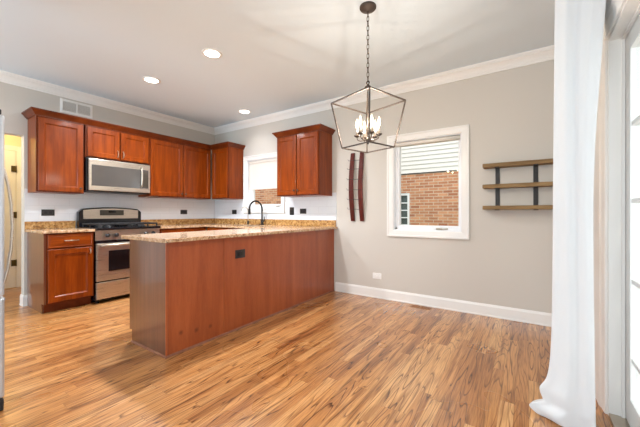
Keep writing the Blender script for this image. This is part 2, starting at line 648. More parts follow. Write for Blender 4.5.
W1 = (0.895, 1.685, 1.185, 2.02)     # kitchen window opening x0 x1 z0 z1
W2 = (3.55, 4.352, 0.89, 2.01)
m = wall_with_holes(MB(), 'x', -0.12, XR + WT, 0, H, [W1, W2], 0.0, WT)
struct('wall_back', m, 'wall', 'greige painted back wall with two windows', 'wall')
OPEN = (-3.58, -2.69, 0.0, 2.03)
m = wall_with_holes(MB(), 'y', YF, -0.0005, 0, H, [OPEN], -0.12, 0.0)
struct('wall_left', m, 'wall', 'greige kitchen wall with cabinets and a doorway at its left end', 'wall')
DOOR = (-3.40, -1.465, 0.0, 2.06)
m = wall_with_holes(MB(), 'y', YF, -0.0005, 0, H, [DOOR], XR, XR + WT)
struct('wall_right', m, 'wall', 'greige wall holding the white patio door', 'wall')
FW = (3.3, 5.1, 0.35, 2.45)  # unseen window openings, added where the fill lamps stand
FW2 = (0.15, 1.55, 0.35, 2.45)
m = wall_with_holes(MB(), 'x', 0.0005, XR - 0.0005, 0, H, [FW, FW2], YF - WT, YF)
struct('wall_front', m, 'wall', 'wall behind the camera with two window openings added for fill light', 'wall')
m = MB(); m.box(1.66, 2.62, -4.20, -4.08, 0.0005, H - 0.0005)
struct('wall_pantry', m, 'wall', 'greige partition behind the refrigerator', 'wall')
# hall beyond the doorway
m = MB(); m.box(-1.47, -1.35, -4.6, -1.5, 0.0005, H - 0.0005)
struct('wall_hall', m, 'hall_wall', 'cream hallway wall seen through the doorway', 'wall')
m = MB(); m.box(-1.35, -0.1205, -1.62, -1.5, 0.0005, H - 0.0005); m.box(-1.35, -0.1205, -4.72, -4.6, 0.0005, H - 0.0005)
struct('wall_hall_end', m, 'hall_wall', 'cream end walls of the hallway', 'wall')

# baseboards
bprof = [(0.0005, 0.0005), (0.018, 0.0005), (0.018, 0.012), (0.014, 0.016), (0.014, 0.105), (0.009, 0.118), (0.006, 0.128), (0.0005, 0.128)]
m = MB(); m.sweep([(2.70, 0.0), (XR - 0.002, 0.0)], bprof, False)
struct('baseboard_back', m, 'white', 'white baseboard along the back wall', 'baseboard')
m = MB(); m.sweep([(XR, -0.02), (XR, -1.30)], bprof, False)
struct('baseboard_right', m, 'white', 'white baseboard beside the patio door', 'baseboard')
# the stub of wall at the doorway (wraps its end)
m = MB(); m.sweep([(-0.12, -2.69), (0.0, -2.69), (0.0, -2.664)], bprof, False)
struct('baseboard_left', m, 'white', 'white baseboard wrapping the wall end at the doorway', 'baseboard')

# crown moulding of the room (offset, depth below ceiling)
cprof = [(0.0005, -0.112), (0.012, -0.112), (0.014, -0.094), (0.020, -0.088), (0.020, -0.078), (0.030, -0.060), (0.048, -0.042), (0.062, -0.034), (0.062, -0.024), (0.072, -0.020), (0.074, -0.0005), (0.0005, -0.0005)]
m = MB(); m.sweep([(0.0, YF + 0.1), (0.0, 0.0), (XR, 0.0), (XR, -1.0)], cprof, False, O=(0, 0, H))
struct('trim_1', m, 'white', 'white crown moulding round the top of the walls', 'moulding')

# tiled splash zone, thin slabs glued on the walls
m = MB()
m.box(0.0005, 0.007, -2.686, -0.0005, 0.90, 1.40)
m.box(0.0075, 0.80, -0.007, -0.0005, 0.90, 1.40)
m.box(0.80, 1.775, -0.007, -0.0005, 0.90, 1.092)
m.box(1.775, 2.715, -0.007, -0.0005, 0.90, 1.40)
struct('trim_2', m, 'tile', 'pale tiled splash zone between counters and upper cabinets', 'tile')


# ------------------------------------------------------------------ windows
def window(name, W, label, casing=0.075, glass=None, crank=None):
    x0, x1, z0, z1 = W
    r = struct_root(name, ((x0 + x1) / 2, 0, z0), label)
    cp = [(-0.004, -0.001), (-0.004, 0.012), (0.004, 0.016), (casing - 0.022, 0.019), (casing - 0.016, 0.026), (casing, 0.026), (casing, -0.0005)]
    m = MB()
    # travel so that 'right of travel' points outward (counter clockwise seen from the room with x right, z up)
    m.sweep([(x0, z0), (x1, z0), (x1, z1), (x0, z1)], cp, True, U=XA, V=ZA, N=-YA)
    m.build('casing', 'white', r)
    m = MB()
    jp = [(-0.014, 0.0), (-0.001, 0.0), (-0.001, -WT + 0.002), (-0.014, -WT + 0.002)]
    m.sweep([(x0, z0), (x1, z0), (x1, z1), (x0, z1)], jp, True, U=XA, V=ZA, N=-YA)
    m.build('jamb', 'white_vinyl', r)
    gx0, gx1, gz0, gz1 = glass
    m = MB()
    a = (gx0, gz0), (gx1, gz0), (gx1, gz1), (gx0, gz1)
    wmin = min(gx0 - x0, x1 - gx1, gz0 - z0, z1 - gz1) - 0.015
    sp_ = [(0.0, -0.070), (0.0, -0.060), (0.008, -0.048), (wmin, -0.048), (wmin, -0.100), (0.0, -0.100)]
    m.sweep(a, sp_, True, U=XA, V=ZA, N=-YA)
    # filler members out to the jamb
    e = 0.0145
    m.box(x0 + e, gx0 - wmin + 0.003, 0.046, 0.10, z0 + e, z1 - e)
    m.box(gx1 + wmin - 0.003, x1 - e, 0.046, 0.10, z0 + e, z1 - e)
    m.box(x0 + e, x1 - e, 0.046, 0.10, z0 + e, gz0 - wmin + 0.003)
    m.box(x0 + e, x1 - e, 0.046, 0.10, gz1 + wmin - 0.003, z1 - e)
    m.build('sash', 'white_vinyl', r)
    m = MB(); m.box(gx0 - 0.004, gx1 + 0.004, 0.076, 0.080, gz0 - 0.004, gz1 + 0.004)
    m.build('pane', 'glass', r)
    if crank:
        cx, cz = crank
        m = MB()
        m.box(cx - 0.035, cx + 0.035, 0.020, 0.046, cz - 0.012, cz + 0.008, 0.004)
        m.tube([(cx - 0.02, 0.016, cz), (cx + 0.03, 0.012, cz - 0.004), (cx + 0.10, 0.014, cz + 0.002)], [0.008, 0.006, 0.009], 8)
        o = m.build('crank_handle', 'nickel', r)
    return r


window('window_1', W1, 'white kitchen window over the sink, half covered by a shade', glass=(0.985, 1.62, 1.255, 1.965), crank=(1.56, 1.222))
window('window_2', W2, 'white dining window looking onto the brick house', glass=(3.617, 4.306, 0.957, 1.950), crank=(4.10, 0.922))

# shades
r = thing('roller_shade', (1.29, 0.025, 2.0), 'cream roller shade half drawn in the window above the sink', 'shade', None)
m = MB(); m.box(0.912, 1.668, 0.006, 0.044, 1.965, 2.004, 0.006); m.build('cassette', 'shade', r)
m = MB(); m.box(0.920, 1.660, 0.024, 0.0265, 1.530, 1.966); m.build('fabric', 'shade', r)
m = MB(); m.box(0.918, 1.662, 0.019, 0.031, 1.510, 1.5305, 0.003); m.build('bottom_bar', 'shade', r)
r = thing('roller_shade', (3.95, 0.025, 2.0), 'cream roller shade rolled fully up at the top of the dining window', 'shade', None)
m = MB(); m.lathe((3.567, 0.022, 1.968), XA, [(0.024, 0.0), (0.024, 0.768)], 20); m.build('roll', 'shade', r)
m = MB(); m.box(3.5645, 3.5668, 0.002, 0.043, 1.945, 1.995); m.build('bracket', 'white_vinyl', r)
m = MB(); m.box(4.3355, 4.3375, 0.002, 0.043, 1.945, 1.995); m.build('bracket', 'white_vinyl', r)

# window casings added behind the camera, round the fill lamps
r = struct_root('window_added', (3.95, YF, 0.35), 'unseen windows added behind the camera for fill light')
for nm, fw in (('casing', FW), ('casing', FW2)):
    m = MB(); m.sweep([(fw[0], fw[2]), (fw[1], fw[2]), (fw[1], fw[3]), (fw[0], fw[3])], [(-0.05, 0.0), (0.08, 0.0), (0.08, 0.02), (-0.05, 0.02)], True, O=(0, YF + 0.0005, 0), U=XA, V=ZA, N=YA)
    m.build(nm, 'white', r)

# ------------------------------------------------------------------ patio door
r = struct_root('door_1', (XR, DOOR[1], 0), 'white patio door with small glass panes, right edge of the room')
d0, d1, dz = DOOR[0], DOOR[1], DOOR[3]
cpr = [(0.0, 0.0005), (0.0, 0.010), (-0.010, 0.014), (-0.060, 0.018), (-0.080, 0.026), (-0.220, 0.030), (-0.250, 0.030), (-0.260, 0.022), (-0.260, 0.0005)]
m = MB(); m.sweep([(d0, 0.001), (d0, dz), (d1, dz), (d1, 0.001)], cpr, False, O=(XR, 0, 0), U=YA, V=ZA, N=-XA)
m.build('casing', 'white', r)
jp = [(0.0005, 0.0), (0.0005, -WT), (0.016, -WT), (0.016, 0.0)]
m = MB(); m.sweep([(d0, 0.001), (d0, dz), (d1, dz), (d1, 0.001)], jp, False, O=(XR, 0, 0), U=YA, V=ZA, N=-XA)
jp = [(0.016, -0.050), (0.016, -0.064), (0.028, -0.064), (0.028, -0.050)]
m.sweep([(d0, 0.001), (d0, dz), (d1, dz), (d1, 0.001)], jp, False, O=(XR, 0, 0), U=YA, V=ZA, N=-XA)
m.build('jamb', 'white', r)
m = MB(); m.box(XR, XR + WT, d0 + 0.017, d1 - 0.017, 0.0005, 0.018); m.build('threshold', 'nickel', r)


def patio_leaf(y0, y1):
    m = MB()
    xa, xb = XR + 0.066, XR + 0.108
    st = 0.092
    zt, zb = dz - 0.022, 0.020
    gt, gb = zt - 0.095, 0.16
    prof = [(0.0, 0.0), (0.0, 0.010), (0.012, 0.0), (st, 0.0)]
    m.box(xa, xb, y0, y0 + st, zb, zt, 0.003)
    m.box(xa, xb, y1 - st, y1, zb, zt, 0.003)
    m.box(xa, xb, y0 + st - 0.001, y1 - st + 0.001, gt, zt)
    m.box(xa, xb, y0 + st - 0.001, y1 - st + 0.001, zb, gb)
    leaf = m.build('door_leaf', 'white', r)
    m = MB()
    for z in (1.560, 1.170, 0.762, 0.360):
        m.box(xa + 0.004, xb - 0.004, y0 + st, y1 - st, z - 0.011, z + 0.011, 0.003)
    for k in (1, 2):
        y = y0 + st + (y1 - y0 - 2 * st) * k / 3
        m.box(xa + 0.0045, xb - 0.0045, y - 0.011, y + 0.011, gb, gt, 0.003)
    m.build('muntin_grid', 'white', leaf)
    m = MB(); m.box((xa + xb) / 2 - 0.002, (xa + xb) / 2 + 0.002, y0 + st - 0.004, y1 - st + 0.004, gb - 0.004, gt + 0.004)
    m.build('pane', 'glass', leaf)
    return leaf


ymid = (d0 + d1) / 2
patio_leaf(ymid + 0.002, d1 - 0.019)
lf = patio_leaf(d0 + 0.019, ymid - 0.002)
m = MB()
m.box(XR + 0.058, XR + 0.066, ymid - 0.07, ymid - 0.03, 0.92, 1.12, 0.003)
m.tube([(XR + 0.058, ymid - 0.05, 1.02), (XR + 0.02, ymid - 0.05, 1.02), (XR + 0.015, ymid - 0.16, 1.02)], 0.009, 10)
m.build('lever_handle', 'nickel', lf)

# hall door with three hinges
r = struct_root('door_2', (-1.35, -2.9, 0), 'cream hallway door with brass hinges seen through the doorway')
m = MB(); m.sweep([(-3.31, 0.001), (-3.31, 2.03), (-2.49, 2.03), (-2.49, 0.001)],
                  [(0.0, 0.0005), (0.0, 0.016), (-0.07, 0.022), (-0.07, 0.0005)], False, O=(-1.35, 0, 0), U=YA, V=ZA, N=XA)
m.build('casing', 'white', r)
m = MB()
m.box(-1.349, -1.338, -3.305, -2.495, 0.008, 2.025)
for z0, z1 in ((0.25, 0.95), (1.07, 1.90)):
    for ya, yb in ((-3.20, -2.94), (-2.86, -2.60)):
        m.panel_door((-1.338, ya, z0), YA, ZA, XA, yb - ya, z1 - z0, 0.006, 0.03, 0.005)
leaf = m.build('door_leaf', 'white', r)
for z in (0.37, 1.08, 1.76):
    m = MB(); m.box(-1.338, -1.322, -2.545, -2.496, z - 0.045, z + 0.045, 0.002); m.lathe((-1.320, -2.494, z - 0.048), ZA, [(0.007, 0), (0.007, 0.096)], 10)
    m.build('hinge', 'hinge', leaf)


# ------------------------------------------------------------------ outside
m = MB(); m.box(-6, 12, -12, 9, -0.62, -0.5)
tag(m.build('lawn', 'grass'), 'green lawn round the house', 'lawn', None, 'structure')
m = MB(); m.box(XR + WT + 0.002, 9.0, -6.0, 0.0, -0.12, -0.02)
tag(m.build('patio', 'concrete'), 'pale concrete patio outside the glass door', 'patio', None, 'structure')
NY = 3.4
r = thing('neighboring_house', (3.0, NY + 0.1, -0.5), 'orange brick house with white lap siding outside the windows', 'house')
BT = 2.037
NWX0, NWX1, NWZ0, NWZ1 = 1.60, 2.665, 0.20, 1.580
m = wall_with_holes(MB(), 'x', -2.5, 8.0, -0.498, BT, [(NWX0, NWX1, NWZ0, NWZ1)], NY, NY + 0.2)
m.build('brick_wall', 'brick', r)
m = MB()
z = BT
while z < 5.2:
    m.sweep([(-2.5, NY + 0.02), (8.0, NY + 0.02)], [(0.0, z + 0.004), (0.022, z), (0.022, z + 0.006), (0.006, z + 0.097), (0.0, z + 0.097)], False)
    z += 0.097
m.box(-2.5, 8.0, NY + 0.021, NY + 0.2, BT + 0.002, 5.2)
m.build('lap_siding', 'siding', r)
m = MB(); m.box(-2.5, 8.0, NY - 0.012, NY - 0.0005, BT - 0.022, BT - 0.002); m.build('flashing', 'black_metal', r)
m = MB()
m.sweep([(NWX0, NWZ0), (NWX1, NWZ0), (NWX1, NWZ1), (NWX0, NWZ1)], [(-0.055, -0.01), (-0.002, -0.01), (-0.002, 0.05), (-0.055, 0.05)], True, O=(0, NY + 0.06, 0), U=XA, V=ZA, N=-YA)
for k in range(1, 9):
    zz = NWZ1 - 0.06 - k * 0.174
    if zz > NWZ0 + 0.05:
        m.box(NWX0 + 0.05, NWX1 - 0.05, NY + 0.02, NY + 0.05, zz - 0.012, zz + 0.012)
for k in range(1, 6):
    xx = NWX1 - 0.055 - k * 0.174
    m.box(xx - 0.012, xx + 0.012, NY + 0.021, NY + 0.049, NWZ0 + 0.05, NWZ1 - 0.05)
wn_ = m.build('window_frame', 'white_vinyl', r)
m = MB(); m.box(NWX0 + 0.03, NWX1 - 0.03, NY + 0.055, NY + 0.06, NWZ0 + 0.03, NWZ1 - 0.03); m.build('pane', 'far_glass', wn_)


# ------------------------------------------------------------------ cabinets
def knob(O, N, parent):
    m = MB()
    m.lathe(O, N, [(0.006, -0.001), (0.005, 0.012), (0.013, 0.018), (0.014, 0.024), (0.009, 0.029), (0.0, 0.030)], 14)
    m.build('knob', 'bronze', parent)


def pull(O, D, N, length, parent, mat='nickel', r=0.005):
    O, D, N = Vector(O), Vector(D), Vector(N)
    m = MB()
    a, b = O - D * length / 2, O + D * length / 2
    pts = [a - N * 0.001, a + N * 0.016, a + N * 0.024 + D * 0.010, O + N * 0.028, b + N * 0.024 - D * 0.010, b + N * 0.016, b - N * 0.001]
    m.tube(pts, r, 8)
    m.build('pull', mat, parent)


crown_prof = [(0.0005, 0.0), (0.008, 0.0), (0.010, 0.010), (0.018, 0.016), (0.040, 0.046), (0.052, 0.054), (0.054, 0.068), (0.0005, 0.068)]
UB, UT = 1.352, 2.225


def upper_left(y0, y1, z0, label, ndoors, hw, left_panel=False):
    """wall cabinet on the left wall, faces +x"""
    r = thing('wall_cabinet', (0, (y0 + y1) / 2, z0), label, 'cabinet', 'cherry wall cabinets')
    f = 0.312
    m = MB()
    m.box(0.008 if z0 < 1.5 else 0.001, f - 0.0005, y0 + 0.001, y1 - 0.001, z0, UT)
    m.build('carcass', 'cherry', r)
    m = MB()
    # face frame
    m.box(f, f + 0.018, y0 + 0.001, y0 + 0.030, z0, UT); m.box(f, f + 0.018, y1 - 0.030, y1 - 0.001, z0, UT)
    m.box(f, f + 0.018, y0 + 0.030, y1 - 0.030, z0, z0 + 0.03); m.box(f, f + 0.018, y0 + 0.030, y1 - 0.030, UT - 0.04, UT)
    m.build('face_frame', 'cherry_frame_shaded', r)
    g = 0.016
    span = y1 - y0 - 2 * g
    w = (span - 0.012 * (ndoors - 1)) / ndoors
    for k in range(ndoors):
        ya = y0 + g + k * (w + 0.012)
        m = MB(); m.panel_door((f + 0.0185, ya, z0 + 0.014), YA, ZA, XA, w, UT - z0 - 0.034, 0.020)
        d = m.build('door', 'cherry', r)
        hinge_left = (ndoors == 1 and hw == 'R') or (ndoors == 2 and k == 0)
        yk = ya + w - 0.028 if hinge_left else ya + 0.028
        if hw == 'pull':
            pull((f + 0.0385, yk, z0 + 0.085), ZA, XA, 0.085, d)
        else:
            knob((f + 0.0385, yk, z0 + 0.060), XA, d)
    return r


upper_left(-2.662, -2.206, UB, 'cherry wall cabinet at the doorway end, left of the microwave', 1, 'R')
upper_left(-2.190, -1.402, 1.818, 'short two-door cherry cabinet directly above the microwave', 2, 'pull')
upper_left(-1.400, -0.332, UB, 'tall two-door cherry wall cabinet right of the microwave', 2, 'knob')


def upper_back(x0, x1, label, ndoors, door_x0, crown):
    r = thing('wall_cabinet', ((x0 + x1) / 2, 0, UB), label, 'cabinet', 'cherry wall cabinets')
    f = -0.312
    m = MB(); m.box(x0 + 0.001, x1 - 0.001, f + 0.0005, -0.008, UB, UT); m.build('carcass', 'cherry', r)
    m = MB()
    fx = door_x0
    m.box(fx, fx + 0.03, f - 0.018, f, UB, UT); m.box(x1 - 0.031, x1 - 0.001, f - 0.018, f, UB, UT)
    m.box(fx + 0.03, x1 - 0.031, f - 0.018, f, UB, UB + 0.03); m.box(fx + 0.03, x1 - 0.031, f - 0.018, f, UT - 0.04, UT)
    m.build('face_frame', 'cherry_frame_shaded', r)
    g = 0.016
    span = x1 - door_x0 - 2 * g
    w = (span - 0.012 * (ndoors - 1)) / ndoors
    for k in range(ndoors):
        xa = door_x0 + g + k * (w + 0.012)
        m = MB(); m.panel_door((xa, f - 0.0185, UB + 0.014), XA, ZA, -YA, w, UT - UB - 0.034, 0.020)
        d = m.build('door', 'cherry', r)
        xk = xa + w - 0.028 if (ndoors == 2 and k == 0) else xa + 0.028
        if ndoors == 2:
            knob((xk, f - 0.0385, UB + 0.075), -YA, d)
    if crown:
        m = MB(); m.sweep([(x1, -0.003), (x1, f - 0.018), (x0, f - 0.018), (x0, -0.003)][::-1], crown_prof, False, O=(0, 0, UT - 0.004))
        # solid cap keeps the crown closed from above
        m.box(x0 + 0.002, x1 - 0.002, f - 0.016, -0.003, UT + 0.0005, UT + 0.060)
        m.build('crown_moulding', 'cherry_dark', r)
    return r


upper_back(0.335, 0.800, 'narrow cherry wall cabinet in the corner, left of the sink window', 1, 0.375, False)
upper_back(1.885, 2.645, 'two-door cherry wall cabinet between the sink window and the lantern', 2, 1.885, True)
r = thing('crown_moulding', (0.2, -1.3, UT), 'long dark cherry crown moulding on top of the left cabinet run', 'moulding')
m = MB(); m.sweep([(0.003, -2.662), (0.330, -2.662), (0.330, -0.330), (0.800, -0.330), (0.800, -0.003)], crown_prof, False, O=(0, 0, UT + 0.0005))
m.build('moulding_run', 'cherry_dark', r)
m = MB(); m.box(0.003, 0.329, -2.660, -0.329, UT + 0.001, UT + 0.055); m.box(0.329, 0.798, -0.328, -0.003, UT + 0.001, UT + 0.055)
m.build('top_board', 'cherry_dark', r)

# ---- base cabinet left of the range
CT0, CT1 = 0.884, 0.914
r = thing('base_cabinet', (0.3, -2.43, 0), 'cherry base cabinet with one drawer and one door, left of the range', 'cabinet', 'cherry base cabinets')
y0, y1, f = -2.664, -2.200, 0.592
m = MB(); m.box(0.008, f - 0.0005, y0 + 0.020, y1, 0.105, CT0 - 0.0005); m.build('carcass', 'cherry', r)
m = MB(); m.box(0.008, 0.535, y0 + 0.0205, y1, 0.0005, 0.105); m.build('toe_kick', 'cherry_dark', r)
m = MB()
m.box(0.0195, 0.535, y0, y0 + 0.0195, 0.0005, 0.106); m.box(0.008, f + 0.017, y0, y0 + 0.0195, 0.106, CT0 - 0.0005)
o = m.build('side_panel', 'end_veneer_shaded', r)
m = MB()
m.box(f, f + 0.018, y0 + 0.020, y0 + 0.045, 0.105, CT0 - 0.001); m.box(f, f + 0.018, y1 - 0.030, y1, 0.105, CT0 - 0.001)
for za, zb in ((0.105, 0.13), (0.69, 0.72), (CT0 - 0.03, CT0 - 0.001)):
    m.box(f, f + 0.018, y0 + 0.045, y1 - 0.030, za, zb)
m.build('face_frame', 'cherry_frame_shaded', r)
m = MB(); m.panel_door((f + 0.0185, y0 + 0.032, 0.718), YA, ZA, XA, y1 - y0 - 0.048, 0.150, 0.020, 0.012, 0.003)
d = m.build('drawer', 'cherry_h', r); pull((f + 0.0385, (y0 + y1) / 2 + 0.01, 0.795), YA, XA, 0.125, d, r=0.006)
m = MB(); m.panel_door((f + 0.0185, y0 + 0.032, 0.118), YA, ZA, XA, y1 - y0 - 0.048, 0.585, 0.020)
d = m.build('door', 'cherry', r); pull((f + 0.0385, y1 - 0.045, 0.655), ZA, XA, 0.05, d, r=0.006)

r = thing('countertop', (0.32, -2.44, CT1), 'short speckled granite countertop left of the range', 'countertop', None)
m = MB(); m.box(0.008, 0.648, -2.690, -2.196, CT0, CT1, 0.004); m.build('slab', 'granite', r)
m = MB(); m.box(0.008, 0.028, -2.688, -2.196, CT1 + 0.0005, 1.005, 0.002); m.build('backsplash', 'granite_splash', r)


# ---- base cabinets behind the peninsula
def base_run(label, O, U, N, w, h=CT0 - 0.0005, depth=0.592, ndoors=2, carcass_top=None):
    """O: wall-side start at floor, U along the wall, N out of the wall"""
    O = Vector(O)
    r = thing('base_cabinet', O + U * (w / 2) + N * depth / 2, label, 'cabinet', 'cherry base cabinets')
    m = MB()
    m.obox(O, U, N, ZA, 0, w, 0.001, depth - 0.0005, 0.105, carcass_top or h); m.build('carcass', 'cherry', r)
    m = MB(); m.obox(O, U, N, ZA, 0, w, 0.001, depth - 0.06, 0.0005, 0.105); m.build('toe_kick', 'cherry_dark', r)
    m = MB()
    m.obox(O, U, N, ZA, 0, 0.03, depth, depth + 0.018, 0.105, h); m.obox(O, U, N, ZA, w - 0.03, w, depth, depth + 0.018, 0.105, h)
    m.obox(O, U, N, ZA, 0.03, w - 0.03, depth, depth + 0.018, h - 0.03, h); m.obox(O, U, N, ZA, 0.03, w - 0.03, depth, depth + 0.018, 0.105, 0.13)
    m.build('face_frame', 'cherry_frame_shaded', r)
    dw = (w - 0.032 - 0.012 * (ndoors - 1)) / ndoors
    for k in range(ndoors):
        P = O + U * (0.016 + k * (dw + 0.012)) + N * (depth + 0.0185)
        m = MB(); m.panel_door(P + ZA * 0.118, U, ZA, N, dw, 0.58, 0.020)
        d = m.build('door', 'cherry', r)
        side = dw - 0.03 if k % 2 == 0 else 0.03
        knob(P + U * side + ZA * 0.655 + N * 0.020, N, d)
        m = MB(); m.panel_door(P + ZA * 0.712, U, ZA, N, dw, 0.150, 0.020, 0.012, 0.003)
        d = m.build('drawer', 'cherry_h', r)
        knob(P + U * dw / 2 + ZA * 0.787 + N * 0.020, N, d)
    return r


base_run('cherry base cabinet right of the range, mostly hidden behind the peninsula', (0.0075, -1.395, 0), YA, XA, 0.755, ndoors=2)
base_run('cherry sink cabinet under the kitchen window, hidden behind the peninsula', (2.05, -0.0075, 0), -XA, -YA, 1.42, ndoors=3, carcass_top=0.66)

# ---- peninsula
PX, PE = 2.677, -2.463
r = thing('peninsula', (2.4, -1.25, 0), 'long cherry peninsula with a plain back facing the dining area', 'cabinet')
m = MB(); m.box(2.10, PX - 0.014, PE + 0.0155, -0.009, 0.105, CT0 - 0.0005); m.build('carcass', 'cherry', r)
m = MB(); m.box(2.16, PX - 0.014, PE + 0.0155, -0.009, 0.0005, 0.1045); m.build('toe_kick', 'cherry_dark', r)
m = MB()
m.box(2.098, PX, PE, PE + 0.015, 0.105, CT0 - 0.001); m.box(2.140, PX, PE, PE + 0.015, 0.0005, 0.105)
m.build('end_panel', 'end_veneer_shaded', r)
seam_y = -1.924
m = MB(); m.box(PX - 0.0135, PX, PE + 0.0155, seam_y - 0.002, 0.0005, CT0 - 0.001); m.build('back_panel', 'veneer', r)
m = MB(); m.box(PX - 0.0135, PX, seam_y + 0.002, -0.009, 0.0005, CT0 - 0.001); m.build('back_panel', 'veneer', r)
m = MB()
m.sweep([(2.142, PE), (PX, PE), (PX, -0.020)], [(0.0005, 0.0005), (0.011, 0.0005), (0.010, 0.008), (0.006, 0.014), (0.0005, 0.016)], False)
m.build('base_moulding', 'shoe_wood', r)
m = MB(); m.box(PX - 0.010, PX + 0.003, PE - 0.003, PE + 0.012, 0.016, CT0 - 0.001, 0.003); m.build('corner_strip', 'veneer', r)
for k in range(4):
    wd = 0.44
    ya = PE + 0.016 + k * (wd + 0.006)
    m = MB(); m.panel_door((2.0995, ya, 0.118), YA, ZA, -XA, wd, 0.585, 0.020); d = m.build('door', 'cherry', r)
    knob((2.0795, ya + (wd - 0.03 if k % 2 == 0 else 0.03), 0.655), -XA, d)
    m = MB(); m.panel_door((2.0995, ya, 0.716), YA, ZA, -XA, wd, 0.152, 0.020, 0.012, 0.003); d = m.build('drawer', 'cherry_h', r)
    knob((2.0795, ya + wd / 2, 0.79), -XA, d)

r = thing('countertop', (2.38, -1.25, CT1), 'long speckled granite countertop wrapping the sink wall and the peninsula', 'countertop', None)
m = MB()
m.box(2.035, 2.735, -2.505, -0.008, CT0, CT1, 0.004)
m.box(0.008, 0.648, -1.398, -0.0085, CT0 + 0.0001, CT1 - 0.0001)
SX0, SX1, SY0, SY1 = 0.98, 1.66, -0.56, -0.17
m.box(0.648, SX0, -0.648, -0.0085, CT0 + 0.0001, CT1 - 0.0001)
m.box(SX1, 2.036, -0.648, -0.0085, CT0 + 0.0001, CT1 - 0.0001)
m.box(SX0, SX1, -0.648, SY0, CT0 + 0.0001, CT1 - 0.0001)
m.box(SX0, SX1, SY1, -0.0085, CT0 + 0.0001, CT1 - 0.0001)
m.build('slab', 'granite', r)
m = MB()
m.box(0.008, 0.028, -1.398, -0.030, CT1 + 0.0005, 1.005, 0.002)
m.box(0.008, 2.713, -0.028, -0.008, CT1 + 0.0005, 1.005, 0.002)
m.build('backsplash', 'granite_splash', r)

# sink
r = thing('sink', (1.32, -0.36, 0.70), 'steel sink set into the granite under the kitchen window', 'sink')
m = MB()
z0 = 0.70
e = 0.002
m.box(SX0 + e, SX1 - e, SY0 + e, SY1 - e, z0, z0 + 0.006)
m.box(SX0 + e, SX0 + e + 0.006, SY0 + e, SY1 - e, z0, 0.902); m.box(SX1 - e - 0.006, SX1 - e, SY0 + e, SY1 - e, z0, 0.902)
m.box(SX0 + e, SX1 - e, SY0 + e, SY0 + e + 0.006, z0, 0.902); m.box(SX0 + e, SX1 - e, SY1 - e - 0.006, SY1 - e, z0, 0.902)
m.build('basin', 'steel', r)
m = MB(); m.lathe((1.32, -0.36, z0 + 0.006), ZA, [(0.045, 0.0), (0.045, 0.004), (0.03, 0.002), (0.0, 0.001)], 20); m.build('drain', 'nickel', r)

# faucet
FX, FY = 1.350, -0.10
r = thing('faucet', (FX, FY, CT1), 'black gooseneck kitchen faucet with pull-down head at the sink', 'faucet')
m = MB(); m.lathe((FX, FY, CT1 + 0.0005), ZA, [(0.030, 0), (0.030, 0.006), (0.024, 0.012), (0.024, 0.075), (0.020, 0.085), (0.015, 0.090)], 20); m.build('base', 'black_metal', r)
m = MB()
pts = [(FX, FY, CT1 + 0.09), (FX, FY, 1.16)]
RR = 0.125
for k in range(1, 13):
    a = PI * k / 12
    pts.append((FX - 0.03 * k / 12, FY - RR + RR * math.cos(a), 1.175 + RR * math.sin(a)))
m.tube(pts, 0.0135, 12); m.build('neck', 'black_metal', r)
ex, ey = FX - 0.03, FY - 2 * RR
m = MB(); m.lathe((ex, ey, 1.176), (0, 0, -1), [(0.014, 0), (0.018, 0.010), (0.020, 0.06), (0.022, 0.085), (0.018, 0.09)], 16); m.build('spray_head', 'black_metal', r)
m = MB(); m.tube([(FX + 0.018, FY, CT1 + 0.055), (FX + 0.045, FY - 0.005, CT1 + 0.062), (FX + 0.055, FY - 0.008, CT1 + 0.075), (FX + 0.060, FY - 0.010, CT1 + 0.135)], [0.013, 0.012, 0.008, 0.007], 10); m.build('lever', 'black_metal', r)
TX, TY = 1.015, -0.095
r = thing('water_tap', (TX, TY, CT1), 'slim nickel drinking-water tap left of the black faucet', 'faucet')
m = MB(); m.lathe((TX, TY, CT1 + 0.0005), ZA, [(0.020, 0), (0.020, 0.005), (0.014, 0.010), (0.013, 0.055), (0.008, 0.062)], 16); m.build('base', 'black_metal', r)
m = MB()
pts = [(TX, TY, CT1 + 0.06), (TX, TY, 1.13)]
RR = 0.075
for k in range(1, 12):
    a = PI * 0.94 * k / 11
    pts.append((TX, TY - RR + RR * math.cos(a), 1.135 + RR * math.sin(a)))
m.tube(pts, 0.0065, 10); m.build('spout', 'nickel', r)
m = MB(); m.tube([(TX + 0.010, TY, CT1 + 0.04), (TX + 0.045, TY, CT1 + 0.050)], [0.006, 0.005], 8); m.build('lever', 'black_metal', r)

# ------------------------------------------------------------------ range
RY0, RY1 = -2.188, -1.402
yc = (RY0 + RY1) / 2
r = thing('gas_range', (0.33, yc, 0), 'stainless gas range with black cooktop between the base cabinets', 'stove')
m = MB()
m.box(0.03, 0.618, RY0, RY1, 0.035, 0.895)
m.build('body', 'black_enamel', r)
m = MB(); m.box(0.03, 0.660, RY0 + 0.002, RY1 - 0.002, 0.8955, 0.925, 0.006); m.build('cooktop', 'black_enamel', r)
# control fascia
m = MB(); m.sweep([(RY0 + 0.001, 0.0), (RY1 - 0.001, 0.0)], [(0.0, 0.0), (0.050, 0.0), (0.046, 0.125), (0.0, 0.125)][::-1], False, O=(0.620, 0, 0.770), U=YA, V=XA, N=ZA)
fa = m.build('control_panel', 'steel', r)
for y in (RY0 + 0.115, RY0 + 0.215, RY1 - 0.215, RY1 - 0.115):
    m = MB(); m.lathe((0.6685, y, 0.832), XA, [(0.026, 0), (0.026, 0.006), (0.020, 0.010), (0.018, 0.030), (0.0, 0.032)], 18)
    m.box(0.697, 0.704, y - 0.004, y + 0.004, 0.812, 0.852)
    m.build('knob', 'plastic_black', r)
